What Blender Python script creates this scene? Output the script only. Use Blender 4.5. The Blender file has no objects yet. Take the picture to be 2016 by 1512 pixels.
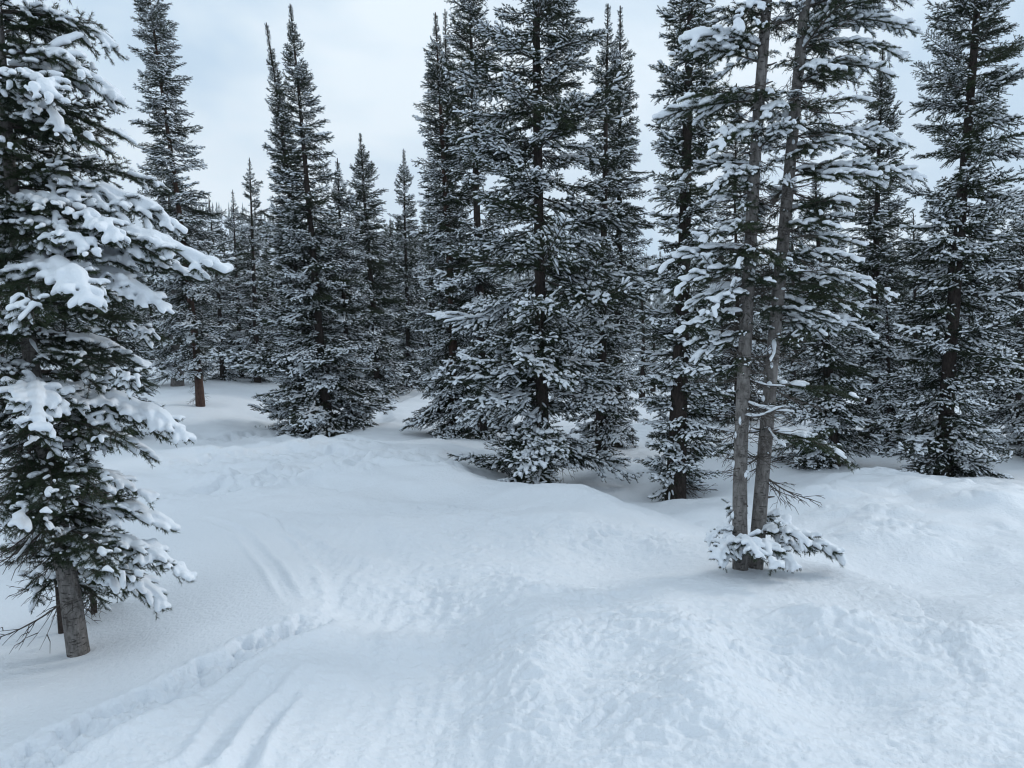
import bpy, math, random, time
import numpy as np
from mathutils import Vector, Matrix
T0 = time.time()
R = math.radians
S = bpy.context.scene
COL = S.collection

# ---------------------------------------------------------------- camera, sky, sun, exposure
FPX = 1523.0                       # focal length in pixels of the 2016-wide photograph
PITCH = math.atan(56.0 / FPX)      # looking slightly down
EYE = 1.7
cam_d = bpy.data.cameras.new('camera'); cam = bpy.data.objects.new('camera', cam_d); COL.objects.link(cam)
cam.location = (0, 0, EYE); cam.rotation_euler = (R(90) - PITCH, 0, 0)
cam_d.sensor_width = 36; cam_d.lens = 36 * FPX / 2016; cam_d.clip_start = 0.05; cam_d.clip_end = 6000
S.camera = cam

SUN_EL, SUN_AZ = 29, 62            # elevation; azimuth clockwise from straight ahead (+Y)
world = bpy.data.worlds.new('World'); S.world = world; world.use_nodes = True
wn = world.node_tree; wn.nodes.clear()
def wnode(t, **k):
    n = wn.nodes.new(t)
    for a, v in k.items(): setattr(n, a, v)
    return n
sky = wnode('ShaderNodeTexSky', sky_type='NISHITA', sun_disc=False)
sky.sun_elevation = R(SUN_EL); sky.sun_rotation = R(SUN_AZ); sky.altitude = 3000
bg1 = wnode('ShaderNodeBackground'); bg1.inputs[1].default_value = 0.08
wn.links.new(sky.outputs[0], bg1.inputs[0])
tc = wnode('ShaderNodeTexCoord'); mp = wnode('ShaderNodeMapping'); mp.inputs['Scale'].default_value = (1.0, 1.0, 2.2)
wn.links.new(tc.outputs['Generated'], mp.inputs[0])
nz = wnode('ShaderNodeTexNoise'); nz.inputs['Scale'].default_value = 2.3; nz.inputs['Detail'].default_value = 4; nz.inputs['Roughness'].default_value = 0.52; nz.inputs['Distortion'].default_value = 0.25
wn.links.new(mp.outputs[0], nz.inputs['Vector'])
cr = wnode('ShaderNodeValToRGB')
cr.color_ramp.elements[0].position = 0.40; cr.color_ramp.elements[0].color = (0.48, 0.61, 0.735, 1)
cr.color_ramp.elements[1].position = 0.60; cr.color_ramp.elements[1].color = (0.715, 0.80, 0.862, 1)
wn.links.new(nz.outputs['Fac'], cr.inputs[0])
bg2 = wnode('ShaderNodeBackground'); bg2.inputs[1].default_value = 1.55
wn.links.new(cr.outputs[0], bg2.inputs[0])
mx = wnode('ShaderNodeMixShader'); mx.inputs[0].default_value = 0.9
wn.links.new(bg1.outputs[0], mx.inputs[1]); wn.links.new(bg2.outputs[0], mx.inputs[2])
wo = wnode('ShaderNodeOutputWorld'); wn.links.new(mx.outputs[0], wo.inputs[0])

sun_d = bpy.data.lights.new('sun', 'SUN'); sun = bpy.data.objects.new('sun', sun_d); COL.objects.link(sun)
sun_d.energy = 1.5; sun_d.angle = R(12); sun_d.color = (1.0, 0.97, 0.93)
sun.rotation_euler = (R(90 - SUN_EL), 0, R(180 - SUN_AZ)); sun.location = (0, 0, 30)
S.view_settings.view_transform = 'Standard'; S.view_settings.look = 'None'
S.cycles.filter_width = 1.15
S.view_settings.gamma = 1; S.view_settings.use_curve_mapping = False; S.view_settings.exposure = -0.13

# ---------------------------------------------------------------- small helpers
def ray(px, py):
    x = (px - 1008) / FPX; u = (756 - py) / FPX
    c, s = math.cos(PITCH), math.sin(PITCH)
    return np.array([x, c + u * s, -s + u * c])
def at(px, py, Y):                 # the point seen at a pixel of the photograph, Y metres ahead
    d = ray(px, py); return d * (Y / d[1]) + np.array([0, 0, EYE])

def tag(o, label=None, cat=None, group=None, kind=None):
    if label: o['label'] = label
    if cat: o['category'] = cat
    if group: o['group'] = group
    if kind: o['kind'] = kind
    return o
def mesh_from(name, V, F3=None, F4=None, mats=(), mi3=None, mi4=None, smooth=True):
    V = np.asarray(V, np.float32)
    n3 = 0 if F3 is None else len(F3); n4 = 0 if F4 is None else len(F4)
    me = bpy.data.meshes.new(name)
    me.vertices.add(len(V)); me.vertices.foreach_set('co', V.ravel())
    loops = []; 
    if n3: loops.append(np.asarray(F3, np.int32).ravel())
    if n4: loops.append(np.asarray(F4, np.int32).ravel())
    L = np.concatenate(loops); me.loops.add(len(L)); me.loops.foreach_set('vertex_index', L)
    me.polygons.add(n3 + n4)
    st = np.concatenate([np.arange(n3) * 3, n3 * 3 + np.arange(n4) * 4]).astype(np.int32)
    me.polygons.foreach_set('loop_start', st)
    for m in mats: me.materials.append(m)
    mi = np.concatenate([np.zeros(n3, np.int32) if mi3 is None else np.asarray(mi3, np.int32) * np.ones(n3, np.int32),
                         np.zeros(n4, np.int32) if mi4 is None else np.asarray(mi4, np.int32) * np.ones(n4, np.int32)])
    me.polygons.foreach_set('material_index', mi.astype(np.int32))
    me.polygons.foreach_set('use_smooth', np.full(n3 + n4, smooth, bool))
    me.update(calc_edges=True); me.validate()
    return me
def link(name, me, parent=None):
    o = bpy.data.objects.new(name, me); COL.objects.link(o)
    if parent is not None: o.parent = parent
    return o

# lattice noise, 2D, smooth, about -1..1
def _hash(ix, iy, seed):
    h = (ix.astype(np.int64) * 374761393 + iy.astype(np.int64) * 668265263 + seed * 1442695041) & 0xFFFFFFFF
    h = ((h ^ (h >> 13)) * 1274126177) & 0xFFFFFFFF
    return ((h ^ (h >> 16)) & 0xFFFFFF) / float(0xFFFFFF)
def gnoise(x, y, seed=0):
    ix = np.floor(x); iy = np.floor(y); fx = x - ix; fy = y - iy
    ux = fx * fx * fx * (fx * (fx * 6 - 15) + 10); uy = fy * fy * fy * (fy * (fy * 6 - 15) + 10)
    def g(dx, dy):
        a = _hash(ix + dx, iy + dy, seed) * 2 * np.pi
        return np.cos(a) * (fx - dx) + np.sin(a) * (fy - dy)
    n0 = g(0, 0) * (1 - ux) + g(1, 0) * ux; n1 = g(0, 1) * (1 - ux) + g(1, 1) * ux
    return (n0 * (1 - uy) + n1 * uy) * 1.5
def fbm(x, y, seed=0, octv=4, gain=0.5, lac=2.03):
    s = 0; a = 1
    for k in range(octv):
        s = s + a * gnoise(x, y, seed + k * 17); x = x * lac + 5.2; y = y * lac + 1.3; a *= gain
    return s

# ---------------------------------------------------------------- materials
def new_mat(name):
    m = bpy.data.materials.new(name); m.use_nodes = True
    return m, m.node_tree, m.node_tree.nodes['Principled BSDF']
def mat_snow(name, bump_scale, bump_str, dist, sss=0.0):
    m, t, p = new_mat(name)
    p.inputs['Base Color'].default_value = (0.785, 0.825, 0.875, 1)
    p.inputs['Roughness'].default_value = 0.62; p.inputs['Specular IOR Level'].default_value = 0.22
    c = t.nodes.new('ShaderNodeTexCoord'); n = t.nodes.new('ShaderNodeTexNoise')
    n.inputs['Scale'].default_value = bump_scale; n.inputs['Detail'].default_value = 5; n.inputs['Roughness'].default_value = 0.65
    b = t.nodes.new('ShaderNodeBump'); b.inputs['Strength'].default_value = bump_str; b.inputs['Distance'].default_value = dist
    t.links.new(c.outputs['Object'], n.inputs['Vector']); t.links.new(n.outputs['Fac'], b.inputs['Height']); t.links.new(b.outputs[0], p.inputs['Normal'])
    return m
M_GROUND = mat_snow('ground_snow', 30, 0.8, 0.020)
M_SNOW = mat_snow('branch_snow', 55, 0.55, 0.010)
def mat_needle(name, c1, c2):
    m, t, p = new_mat(name)
    o = t.nodes.new('ShaderNodeObjectInfo'); c = t.nodes.new('ShaderNodeTexCoord'); n = t.nodes.new('ShaderNodeTexNoise')
    n.inputs['Scale'].default_value = 9; n.inputs['Detail'].default_value = 2
    t.links.new(c.outputs['Object'], n.inputs['Vector'])
    a = t.nodes.new('ShaderNodeMath'); a.operation = 'ADD'; a.inputs[1].default_value = -0.25
    h = t.nodes.new('ShaderNodeMath'); h.operation = 'MULTIPLY'; h.inputs[1].default_value = 0.5
    t.links.new(o.outputs['Random'], h.inputs[0]); t.links.new(n.outputs['Fac'], a.inputs[0])
    s = t.nodes.new('ShaderNodeMath'); s.operation = 'ADD'; t.links.new(a.outputs[0], s.inputs[0]); t.links.new(h.outputs[0], s.inputs[1])
    r = t.nodes.new('ShaderNodeValToRGB'); r.color_ramp.elements[0].position = .2; r.color_ramp.elements[1].position = .8
    r.color_ramp.elements[0].color = (*c1, 1); r.color_ramp.elements[1].color = (*c2, 1)
    t.links.new(s.outputs[0], r.inputs[0]); t.links.new(r.outputs[0], p.inputs['Base Color'])
    p.inputs['Roughness'].default_value = 0.6; p.inputs['Specular IOR Level'].default_value = 0.1
    return m
M_NEEDLE = mat_needle('needles', (0.014, 0.025, 0.016), (0.044, 0.062, 0.030))
M_NEEDLE_BROWN = mat_needle('brownish_needles', (0.03, 0.03, 0.019), (0.065, 0.058, 0.038))
def mat_bark(name, c1, c2, c3, lent=0.0):
    m, t, p = new_mat(name); L = t.links.new
    c = t.nodes.new('ShaderNodeTexCoord')
    mp = t.nodes.new('ShaderNodeMapping'); mp.inputs['Scale'].default_value = (1, 1, 0.35); L(c.outputs['Object'], mp.inputs[0])
    n = t.nodes.new('ShaderNodeTexNoise'); n.inputs['Scale'].default_value = 34; n.inputs['Detail'].default_value = 7; n.inputs['Roughness'].default_value = 0.7; L(mp.outputs[0], n.inputs['Vector'])
    r = t.nodes.new('ShaderNodeValToRGB'); r.color_ramp.elements[0].position = .32; r.color_ramp.elements[1].position = .68
    r.color_ramp.elements[0].color = (*c1, 1); r.color_ramp.elements[1].color = (*c2, 1); L(n.outputs['Fac'], r.inputs[0])
    mp2 = t.nodes.new('ShaderNodeMapping'); mp2.inputs['Scale'].default_value = (1, 1, 4.0); L(c.outputs['Object'], mp2.inputs[0])
    v = t.nodes.new('ShaderNodeTexNoise'); v.inputs['Scale'].default_value = 24; v.inputs['Detail'].default_value = 3; L(mp2.outputs[0], v.inputs['Vector'])
    r2 = t.nodes.new('ShaderNodeValToRGB'); r2.color_ramp.elements[0].position = .60; r2.color_ramp.elements[1].position = .66; L(v.outputs['Fac'], r2.inputs[0])
    mxx = t.nodes.new('ShaderNodeMix'); mxx.data_type = 'RGBA'
    sc = t.nodes.new('ShaderNodeMath'); sc.operation = 'MULTIPLY'; sc.inputs[1].default_value = lent; L(r2.outputs[0], sc.inputs[0])
    L(sc.outputs[0], mxx.inputs[0]); L(r.outputs[0], mxx.inputs[6]); mxx.inputs[7].default_value = (*c3, 1)
    L(mxx.outputs[2], p.inputs['Base Color'])
    ad = t.nodes.new('ShaderNodeMath'); ad.operation = 'SUBTRACT'; L(n.outputs['Fac'], ad.inputs[0]); L(sc.outputs[0], ad.inputs[1])
    b = t.nodes.new('ShaderNodeBump'); b.inputs['Strength'].default_value = 0.8; b.inputs['Distance'].default_value = 0.012
    L(ad.outputs[0], b.inputs['Height']); L(b.outputs[0], p.inputs['Normal'])
    p.inputs['Roughness'].default_value = 0.85; p.inputs['Specular IOR Level'].default_value = 0.2
    return m
M_BARK_GREY = mat_bark('grey_bark', (0.065, 0.058, 0.054), (0.25, 0.235, 0.225), (0.025, 0.022, 0.02), 0.7)
M_BARK_DARK = mat_bark('dark_bark', (0.018, 0.014, 0.013), (0.07, 0.055, 0.048), (0.012, 0.01, 0.009), 0.4)
M_BARK_RED = mat_bark('red_brown_bark', (0.035, 0.02, 0.016), (0.115, 0.07, 0.055), (0.015, 0.01, 0.009), 0.4)
M_TWIG = mat_bark('twig_bark', (0.05, 0.043, 0.038), (0.12, 0.105, 0.095), (0.03, 0.03, 0.03), 0.0)

# ---------------------------------------------------------------- ground heights
# seen points of the snow surface: pixel of the photograph and metres ahead
G = [(1008,1512,3.15),(0,1512,3.35),(500,1512,3.2),(1500,1512,3.1),(2016,1512,3.1),
     (160,1287,5.0),(0,1285,5.1),(330,1290,4.6),(0,1150,6.9),(350,1150,6.2),(200,1180,6.1),(300,1400,3.8),(480,1000,8.6),(0,1020,9.0),
     (900,1200,5.25),(780,1350,3.98),(640,1150,5.75),(700,1050,7.4),(900,1400,3.75),
     (1465,1119,5.95),(1480,1135,5.75),(1250,1130,5.8),(1300,1200,5.1),(1400,1260,4.55),(1600,1250,4.6),(1150,1230,4.95),
     (1250,1090,6.9),(950,1100,6.7),(800,1120,6.3),(1130,1075,7.2),(1000,985,9.2),(860,1010,8.5),(560,955,10.0),(700,965,9.8),(1130,1030,7.6),(1100,1000,8.4),
     (1300,1042,7.6),(1400,1065,7.3),(1070,970,10.2),(1070,963,12.0),(1200,960,10.9),(1280,1000,9.3),(1180,990,9.6),
     (900,905,12.7),(640,935,11.0),(300,900,13.0),(450,905,12.6),(700,872,14.8),(640,867,15.3),(640,861,18.4),(880,866,15.2),(450,842,17.8),(350,850,17.2),
     (395,792,20.5),(300,800,20.0),(250,748,26),(500,752,26),(0,760,26),(100,850,17),(800,772,26),(760,835,18.6),(700,850,17.5),(895,860,17.4),(960,862,17.2),(830,865,16.6),
     (1250,806,22),(1230,862,16.6),(1180,902,14.2),(1260,920,12.7),(1330,969,10.9),(1390,966,11.1),(1400,1010,9.0),
     (1650,925,12.2),(1700,928,11.6),(1560,915,12.8),(1860,941,11.9),(1860,944,11.0),(2016,905,13.6),(1950,930,12.3),(1760,885,14.5),(2016,960,10.6),
     (1800,1050,7.9),(1700,1100,7.0),(1620,1050,8.1),(1650,980,9.7),(1750,985,9.5),(1900,1000,9.0),(2016,1060,7.6),(1900,1120,6.65),(2016,1180,5.7),(1850,1185,5.7),(1750,1170,5.75),
     (1880,1245,4.72),(1990,1300,4.3),(1700,1380,3.8),(1400,1330,4.05),(1200,1400,3.65),(1560,1300,4.35)]
gp = np.array([at(*g) for g in G])
extra = [(-9,5,-.3),(9,4,0),(-5,2,-.2),(5,1.5,.0),(0,-2,.1),(-6,-4,0),(6,-4,0),(-14,12,0),(14,11,-.1),(-17,26,.9),(-8,32,1.1),(0,36,1.0),(9,30,.6),(16,22,.2),(-24,40,1.6),(24,40,.9),(0,50,1.5),(-15,60,2.0),(15,60,1.6),(-45,20,.5),(45,20,.3),(40,60,2),(-40,60,2),(0,-20,0),(-30,-20,0),(30,-20,0)]
gp = np.vstack([gp, np.array(extra, float)])
def warp(X, Y):                    # distances shrink with range, so far points keep apart on the same footing
    r = np.hypot(X, Y) + 1e-6; k = np.log1p(r / 2.0) * 2.0 / r
    return X * k, Y * k
cx, cy = warp(gp[:, 0], gp[:, 1]); cz = gp[:, 2]
def phi(r2): return np.where(r2 > 1e-12, 0.5 * r2 * np.log(np.maximum(r2, 1e-12)), 0)
n = len(cx); A = np.zeros((n + 3, n + 3))
A[:n, :n] = phi((cx[:, None] - cx) ** 2 + (cy[:, None] - cy) ** 2) + 0.004 * np.eye(n)
A[:n, n] = 1; A[:n, n+1] = cx; A[:n, n+2] = cy; A[n:, :n] = A[:n, n:].T
W = np.linalg.solve(A, np.concatenate([cz, [0, 0, 0]]))
def base_z(X, Y):
    X = np.asarray(X, float); Y = np.asarray(Y, float); wx, wy = warp(X, Y)
    z = W[n] + W[n+1] * wx + W[n+2] * wy
    for i in range(n): z = z + W[i] * phi((wx - cx[i]) ** 2 + (wy - cy[i]) ** 2)
    r = np.hypot(X, Y); f = np.clip((r - 45) / 30, 0, 1); f = f * f * (3 - 2 * f)
    far = 1.8 + 0.004 * np.maximum(r - 60, 0) + 0.6 * gnoise(X / 40, Y / 40, 91)
    z = z * (1 - f) + far * f
    # the hillside far behind the trees
    hill = np.clip((Y - 180) / 420, 0, 1) ** 1.3 * (85 + 34 * gnoise(X / 170 + 3.1, Y / 260, 5) + 10 * gnoise(X / 50, Y / 80, 6))
    lh = 70 * np.exp(-((X + 265) / 150) ** 2 - ((Y - 680) / 150) ** 2)
    return z + hill * 0.75 + lh

def gxy(px, py):                   # where the ray through a pixel meets the base snow surface
    d = ray(px, py); lo = None
    Y = 2.0
    while Y < 60:
        p = d * (Y / d[1]); 
        if EYE + p[2] < float(base_z(p[0], Y)): break
        Y *= 1.01
    return (p[0], Y)
def poly_dist(X, Y, pts):          # distance to a polyline, signed side (+ = left of travel), parameter 0..1
    best = np.full(X.shape, 1e9); side = np.zeros(X.shape); par = np.zeros(X.shape)
    seg = [math.dist(pts[i], pts[i+1]) for i in range(len(pts)-1)]; tot = sum(seg); acc = 0
    for i in range(len(pts) - 1):
        ax, ay = pts[i]; bx, by = pts[i+1]; dx, dy = bx - ax, by - ay; l2 = dx*dx + dy*dy
        t = np.clip(((X - ax) * dx + (Y - ay) * dy) / l2, 0, 1)
        ex = X - ax - t * dx; ey = Y - ay - t * dy; d = np.hypot(ex, ey)
        m = d < best
        best = np.where(m, d, best); side = np.where(m, np.sign(dx * ey - dy * ex), side); par = np.where(m, (acc + t * seg[i]) / tot, par)
        acc += seg[i]
    return best, side, par
def smooth_poly(pts, k=6):
    P = np.array(pts, float); out = []
    Q = np.vstack([2*P[0]-P[1], P, 2*P[-1]-P[-2]])
    for i in range(1, len(Q) - 2):
        for j in range(k):
            t = j / k; a, b, c, d = Q[i-1], Q[i], Q[i+1], Q[i+2]
            out.append(0.5 * ((2*b) + (-a+c)*t + (2*a-5*b+4*c-d)*t*t + (-a+3*b-3*c+d)*t**3))
    out.append(P[-1]); return [tuple(q) for q in out]
def tri(d, w): return np.clip(1 - d / w, 0, 1)
def sm(x): x = np.clip(x, 0, 1); return x * x * (3 - 2 * x)

def trackpx(*pp): return smooth_poly([gxy(*p) for p in pp])
TR = {
 'trench': trackpx((-60,1560),(20,1522),(130,1472),(200,1438),(400,1330),(520,1270),(600,1235),(632,1195)),
 'edge':   trackpx((615,1225),(642,1185),(640,1140),(605,1075),(545,1030),(430,990)),
 'cut':    trackpx((130,1512),(280,1420),(420,1345),(590,1262)),
 'ski1':   trackpx((250,1560),(400,1500),(470,1400),(575,1300)),
 'ski2':   trackpx((460,1540),(520,1420),(575,1340)),
 'ski3':   trackpx((585,1190),(520,1100),(470,1050),(380,1010)),
 'ski4':   trackpx((660,1080),(590,1045),(540,1030)),
 'band1':  trackpx((300,925),(420,905),(560,897),(700,905),(900,920)),
 'band2':  trackpx((330,990),(450,960),(600,935),(720,925),(900,940),(1000,950)),
 'band3':  trackpx((350,880),(450,866),(560,862),(700,872),(880,872)),
 'ridge':  trackpx((560,950),(640,945),(800,948),(950,965),(1100,985),(1230,1010),(1330,1045)),
 'run':    trackpx((800,1560),(830,1400),(820,1270),(790,1180),(720,1100),(640,1040)),
 'gully':  trackpx((1270,800),(1240,860),(1290,900),(1230,950),(1260,1000),(1350,1030)),
 'back':   trackpx((800,775),(740,800),(735,830)),
 'edge_r': trackpx((1990,1235),(1880,1262),(1920,1330),(1940,1380)),
 'lip':    trackpx((1560,1100),(1700,1150),(1800,1200),(1830,1225)),
 'mound1': trackpx((1180,1190),(1300,1250),(1370,1340),(1430,1540)),
 'mound2': trackpx((960,1120),(1040,1190),(1060,1300),(1030,1480)),
 'mound3': trackpx((1480,1225),(1640,1235),(1800,1240),(1990,1300)),
 'rbank':  trackpx((1640,985),(1760,960),(1900,985),(2016,1010)),
}
CHOP = [gxy(*p) for p in [(740,1090),(960,1110),(1120,1135),(1300,1185),(1700,1215),(2016,1240),(2016,1540),(940,1540),(880,1400),(820,1250)]]
CHOP3 = [gxy(*p) for p in [(1560,965),(1750,935),(2016,945),(2016,1090),(1850,1090),(1650,1065)]]
CHOP4 = [gxy(*p) for p in [(330,985),(300,905),(560,868),(950,925),(930,955),(560,965)]]
SLICK = [gxy(*p) for p in [(1560,1330),(1680,1300),(1800,1330),(1780,1420),(1620,1430)]]
CHOP2 = [gxy(*p) for p in [(700,985),(900,990),(1150,1030),(1360,1060),(1350,1085),(1100,1095),(900,1110),(820,1075)]]
SMOOTH_L = [gxy(*p) for p in [(0,1480),(180,1415),(420,1310),(590,1215),(620,1140),(560,1050),(420,1000),(0,1000)]]
def in_poly(X, Y, P, soft):
    ins = np.zeros(X.shape, bool); k = len(P)
    for i in range(k):
        x1, y1 = P[i]; x2, y2 = P[(i+1) % k]
        c = ((y1 > Y) != (y2 > Y)) & (X < (x2 - x1) * (Y - y1) / ((y2 - y1) + 1e-12) + x1); ins ^= c
    d, _, _ = poly_dist(X, Y, P + [P[0]])
    return sm(0.5 + np.where(ins, d, -d) / soft * 0.5)

PINS = []     # tree feet: the broad swells fade out there
WELLS = []    # (x, y, radius, depth) filled by the tree list before the ground is built
def bumps(X, Y, cell, seed):       # rounded kicked-up lumps of snow (cellular domes)
    gx = X / cell; gy = Y / cell; ix = np.floor(gx); iy = np.floor(gy); best = np.full(X.shape, 9.0)
    for dx in (-1, 0, 1):
        for dy in (-1, 0, 1):
            ox = _hash(ix + dx, iy + dy, seed); oy = _hash(ix + dx, iy + dy, seed + 1); rr = 0.6 + 0.7 * _hash(ix + dx, iy + dy, seed + 2)
            best = np.minimum(best, np.hypot(gx - ix - dx - ox, gy - iy - dy - oy) / rr)
    return np.clip(1 - best * best, 0, 1)
def ground_z(X, Y, fine=True):
    z = base_z(X, Y)
    if not fine: return z
    r = np.hypot(X, Y); near = r < 42
    x = X[near]; y = Y[near]; d = np.zeros(x.shape)
    fade = np.clip((40 - r[near]) / 20, 0, 1)
    pin = np.ones(x.shape)
    for (ax_, ay_) in PINS: pin *= 1 - np.exp(-((x - ax_) ** 2 + (y - ay_) ** 2) / .8)
    d += 0.075 * pin * fbm(x / 1.5, y / 1.3, 11, 3) * fade * (1 - .6 * in_poly(x, y, SMOOTH_L, 0.6))
    chop = in_poly(x, y, CHOP, 0.5) * (1 - .8 * in_poly(x, y, SLICK, .25)); chop3 = in_poly(x, y, CHOP3, .5); chop4 = in_poly(x, y, CHOP4, .7); chop2 = in_poly(x, y, CHOP2, 0.5); smo = in_poly(x, y, SMOOTH_L, 0.25)
    # broken, chopped snow on the mounds
    wx = x + 0.12 * fbm(x / .5, y / .5, 3, 2); wy = y + 0.12 * fbm(x / .5, y / .5, 4, 2)
    rough = fbm(wx / 0.11, wy / 0.06, 21, 4, 0.62)
    mod = 0.55 + 0.75 * sm(0.5 + 0.9 * fbm(x / 0.9, y / 0.7, 23, 2))
    rid = 1 - np.abs(gnoise(wx / 0.20, wy / 0.10, 29)) * 2
    lump = bumps(wx, wy * 1.4, 0.075, 41); lump2 = bumps(wx + .3, wy * 1.3, 0.17, 43)
    c_all = np.maximum(chop, chop2)
    big = sm(.45 + .9 * fbm(x / 1.1, y / .7, 47, 2)); d += (1.1 * chop4 + .8 * chop3) * big * (0.05 * bumps(wx, wy, .19, 48) + .07 * bumps(wx + .5, wy, .36, 49) + .03 * fbm(wx / .2, wy / .16, 50, 3))
    d += c_all * mod * 0.80 * (0.014 * rough + 0.018 * rid + 0.016 * lump + 0.022 * lump2 * sm(.5 + 1.2 * gnoise(x / .6, y / .5, 45)))
    d += 0.0075 * fbm(x / 0.09, y / 0.05, 33, 3, 0.65) * (1 - 0.8 * smo) * np.clip((14 - r[near]) / 8, 0, 1)
    def app(name, w, fn):
        nonlocal d
        dist, side, par = poly_dist(x, y, TR[name])
        m = dist < w
        if m.any(): d[m] += fn(dist[m], side[m], par[m], x[m], y[m])
    def groove(w0, w1, dep, k=1.0, taper0=0):
        def f(q, s, p, x, y):
            e = sm((1 - p) * 5) * (sm(p * 5) if taper0 else 1); w = w0 + w1 * (1 - p); u = q * s; g = dep / .1
            ul = u + k * (.045 * gnoise(x / .11 / k, y / .11 / k, 7) + .06 * (bumps(x, y, .17 * k, 57) - .5) + .02 * gnoise(x / .04 / k, y / .04 / k, 8))
            left = sm((w - ul) / (.035 * k)); right = sm((u + w) / (.030 * k))
            fl = -dep + .06 * g * bumps(x, y, .13 * k, 58) * sm((w * 1.1 + u * .6) / w) + .03 * g * bumps(x, y, .06 * k, 59) + .012 * g * fbm(x / .05 / k, y / .05 / k, 60, 2)
            return e * (left * right * fl + .22 * dep * np.exp(-((ul - w - .05 * k) / (.05 * k)) ** 2) + .18 * dep * np.exp(-((u + w + .04 * k) / (.05 * k)) ** 2))
        return f
    trench = groove(.11, .10, .15)
    app('trench', 0.7, trench)
    app('edge', 0.6, lambda q, s, p, x, y: sm(p * 6) * sm((1 - p) * 3) * (.025 * np.exp(-((q * s - .03 + .04 * gnoise(x / .1, y / .1, 9)) / .05) ** 2) + (.02 * bumps(x, y, .09, 62) - .03) * sm(1 - q / .22) * (s < 0)))
    def ski(w, dep):
        def f(q, s, p, x, y):
            e = np.clip(p * 6, 0, 1) * np.clip((1 - p) * 4, 0, 1)
            return e * (-dep * sm(1.4 - q / w) + dep * 0.6 * np.exp(-((q - w * 1.7) / (w * .5)) ** 2) + 0.012 * bumps(x, y, .07, 61) * tri(q, w * 2.2))
        return f
    app('ski1', 0.6, ski(0.065, 0.038)); app('ski2', 0.5, ski(0.05, 0.034)); app('ski3', 0.6, ski(0.05, 0.018)); app('ski4', 0.6, ski(0.08, 0.022))
    def band(w, dep):
        def f(q, s, p, x, y):
            e = np.clip(p * 5, 0, 1) * np.clip((1 - p) * 5, 0, 1)
            return e * (-dep * sm(1.3 - q / w) + dep * 0.8 * np.exp(-((q - w * 1.5) / (w * .5)) ** 2) + 0.10 * bumps(x, y, .17, 63) * sm(1.5 - q / w) + 0.06 * bumps(x, y, .12, 64) * sm(1.5 - q / w))
        return f
    app('band1', 2.0, groove(.34, .1, .17, 1.7, 1)); app('band2', 2.0, groove(.34, .1, .17, 1.7, 1)); app('band3', 2.0, groove(.40, 0, .20, 2.0, 1))
    app('ridge', 1.6, lambda q, s, p, x, y: np.clip(p * 5, 0, 1) * np.clip((1 - p) * 5, 0, 1) * (0.16 * np.exp(-(q / .5) ** 2) - 0.06 * np.exp(-((q * s + .9) / .3) ** 2)))
    app('run', 1.6, lambda q, s, p, x, y: -0.06 * sm(1.5 - q / .45) + 0.012 * sm(1.4 - q / .6) * gnoise(x / .08, y / .5, 71))
    app('gully', 1.6, lambda q, s, p, x, y: -0.10 * sm(1.5 - q / .5) + 0.03 * bumps(x, y, .25, 65) * sm(1.5 - q / .7))
    app('back', 1.6, lambda q, s, p, x, y: -0.12 * sm(1.5 - q / .4))
    app('edge_r', 0.9, lambda q, s, p, x, y: np.clip(p * 5, 0, 1) * np.clip((1 - p) * 4, 0, 1) * np.where(s > 0, 0.02, -0.02) * sm(q/.05) * sm(1 - q / .35))
    app('lip', 1.0, lambda q, s, p, x, y: np.clip(p * 4, 0, 1) * np.clip((1 - p) * 5, 0, 1) * np.where(s > 0, -0.14, 0.07) * sm(1 - q / .5))
    app('rbank', 1.6, lambda q, s, p, x, y: 0.12 * np.exp(-(q / .6) ** 2) * (1 + .5 * gnoise(x / .8, y / .5, 77)) + 0.05 * bumps(x, y, .45, 67) * sm(1.4 - q / .8))
    en = lambda p: sm(p * 4) * sm((1 - p) * 4)
    app('mound1', 1.2, lambda q, s, p, x, y: en(p) * 0.09 * np.exp(-(q / .28) ** 2))
    app('mound2', 1.2, lambda q, s, p, x, y: en(p) * (0.085 * np.exp(-(q / .26) ** 2) - .03 * np.exp(-((q - .6) / .25) ** 2)))
    app('mound3', 1.2, lambda q, s, p, x, y: en(p) * 0.08 * np.exp(-(q / .22) ** 2))
    for (px_, py_, w_, a_) in ((1680, 1365, .42, -.11), (1250, 1108, .55, -.10), (760, 1180, .5, -.06), (1880, 1130, .8, -.10), (1240, 960, .7, -.12), (1100, 1010, .8, .02), (450, 915, 1.0, -.10), (760, 905, 1.1, .08)):
        gx_, gy_ = gxy(px_, py_); d += a_ * np.exp(-((x - gx_) ** 2 + (y - gy_) ** 2) / w_ ** 2)
    for (wx_, wy_, wr, wd) in WELLS:
        q = np.hypot(x - wx_, y - wy_); m = q < wr * 2.2
        d[m] += -wd * np.exp(-(q[m] / wr) ** 2) + wd * 0.35 * np.exp(-((q[m] - wr * 1.35) / (wr * .5)) ** 2)
    z = z.copy(); z[near] += d * np.clip(fade * 3, 0, 1)
    return z

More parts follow.
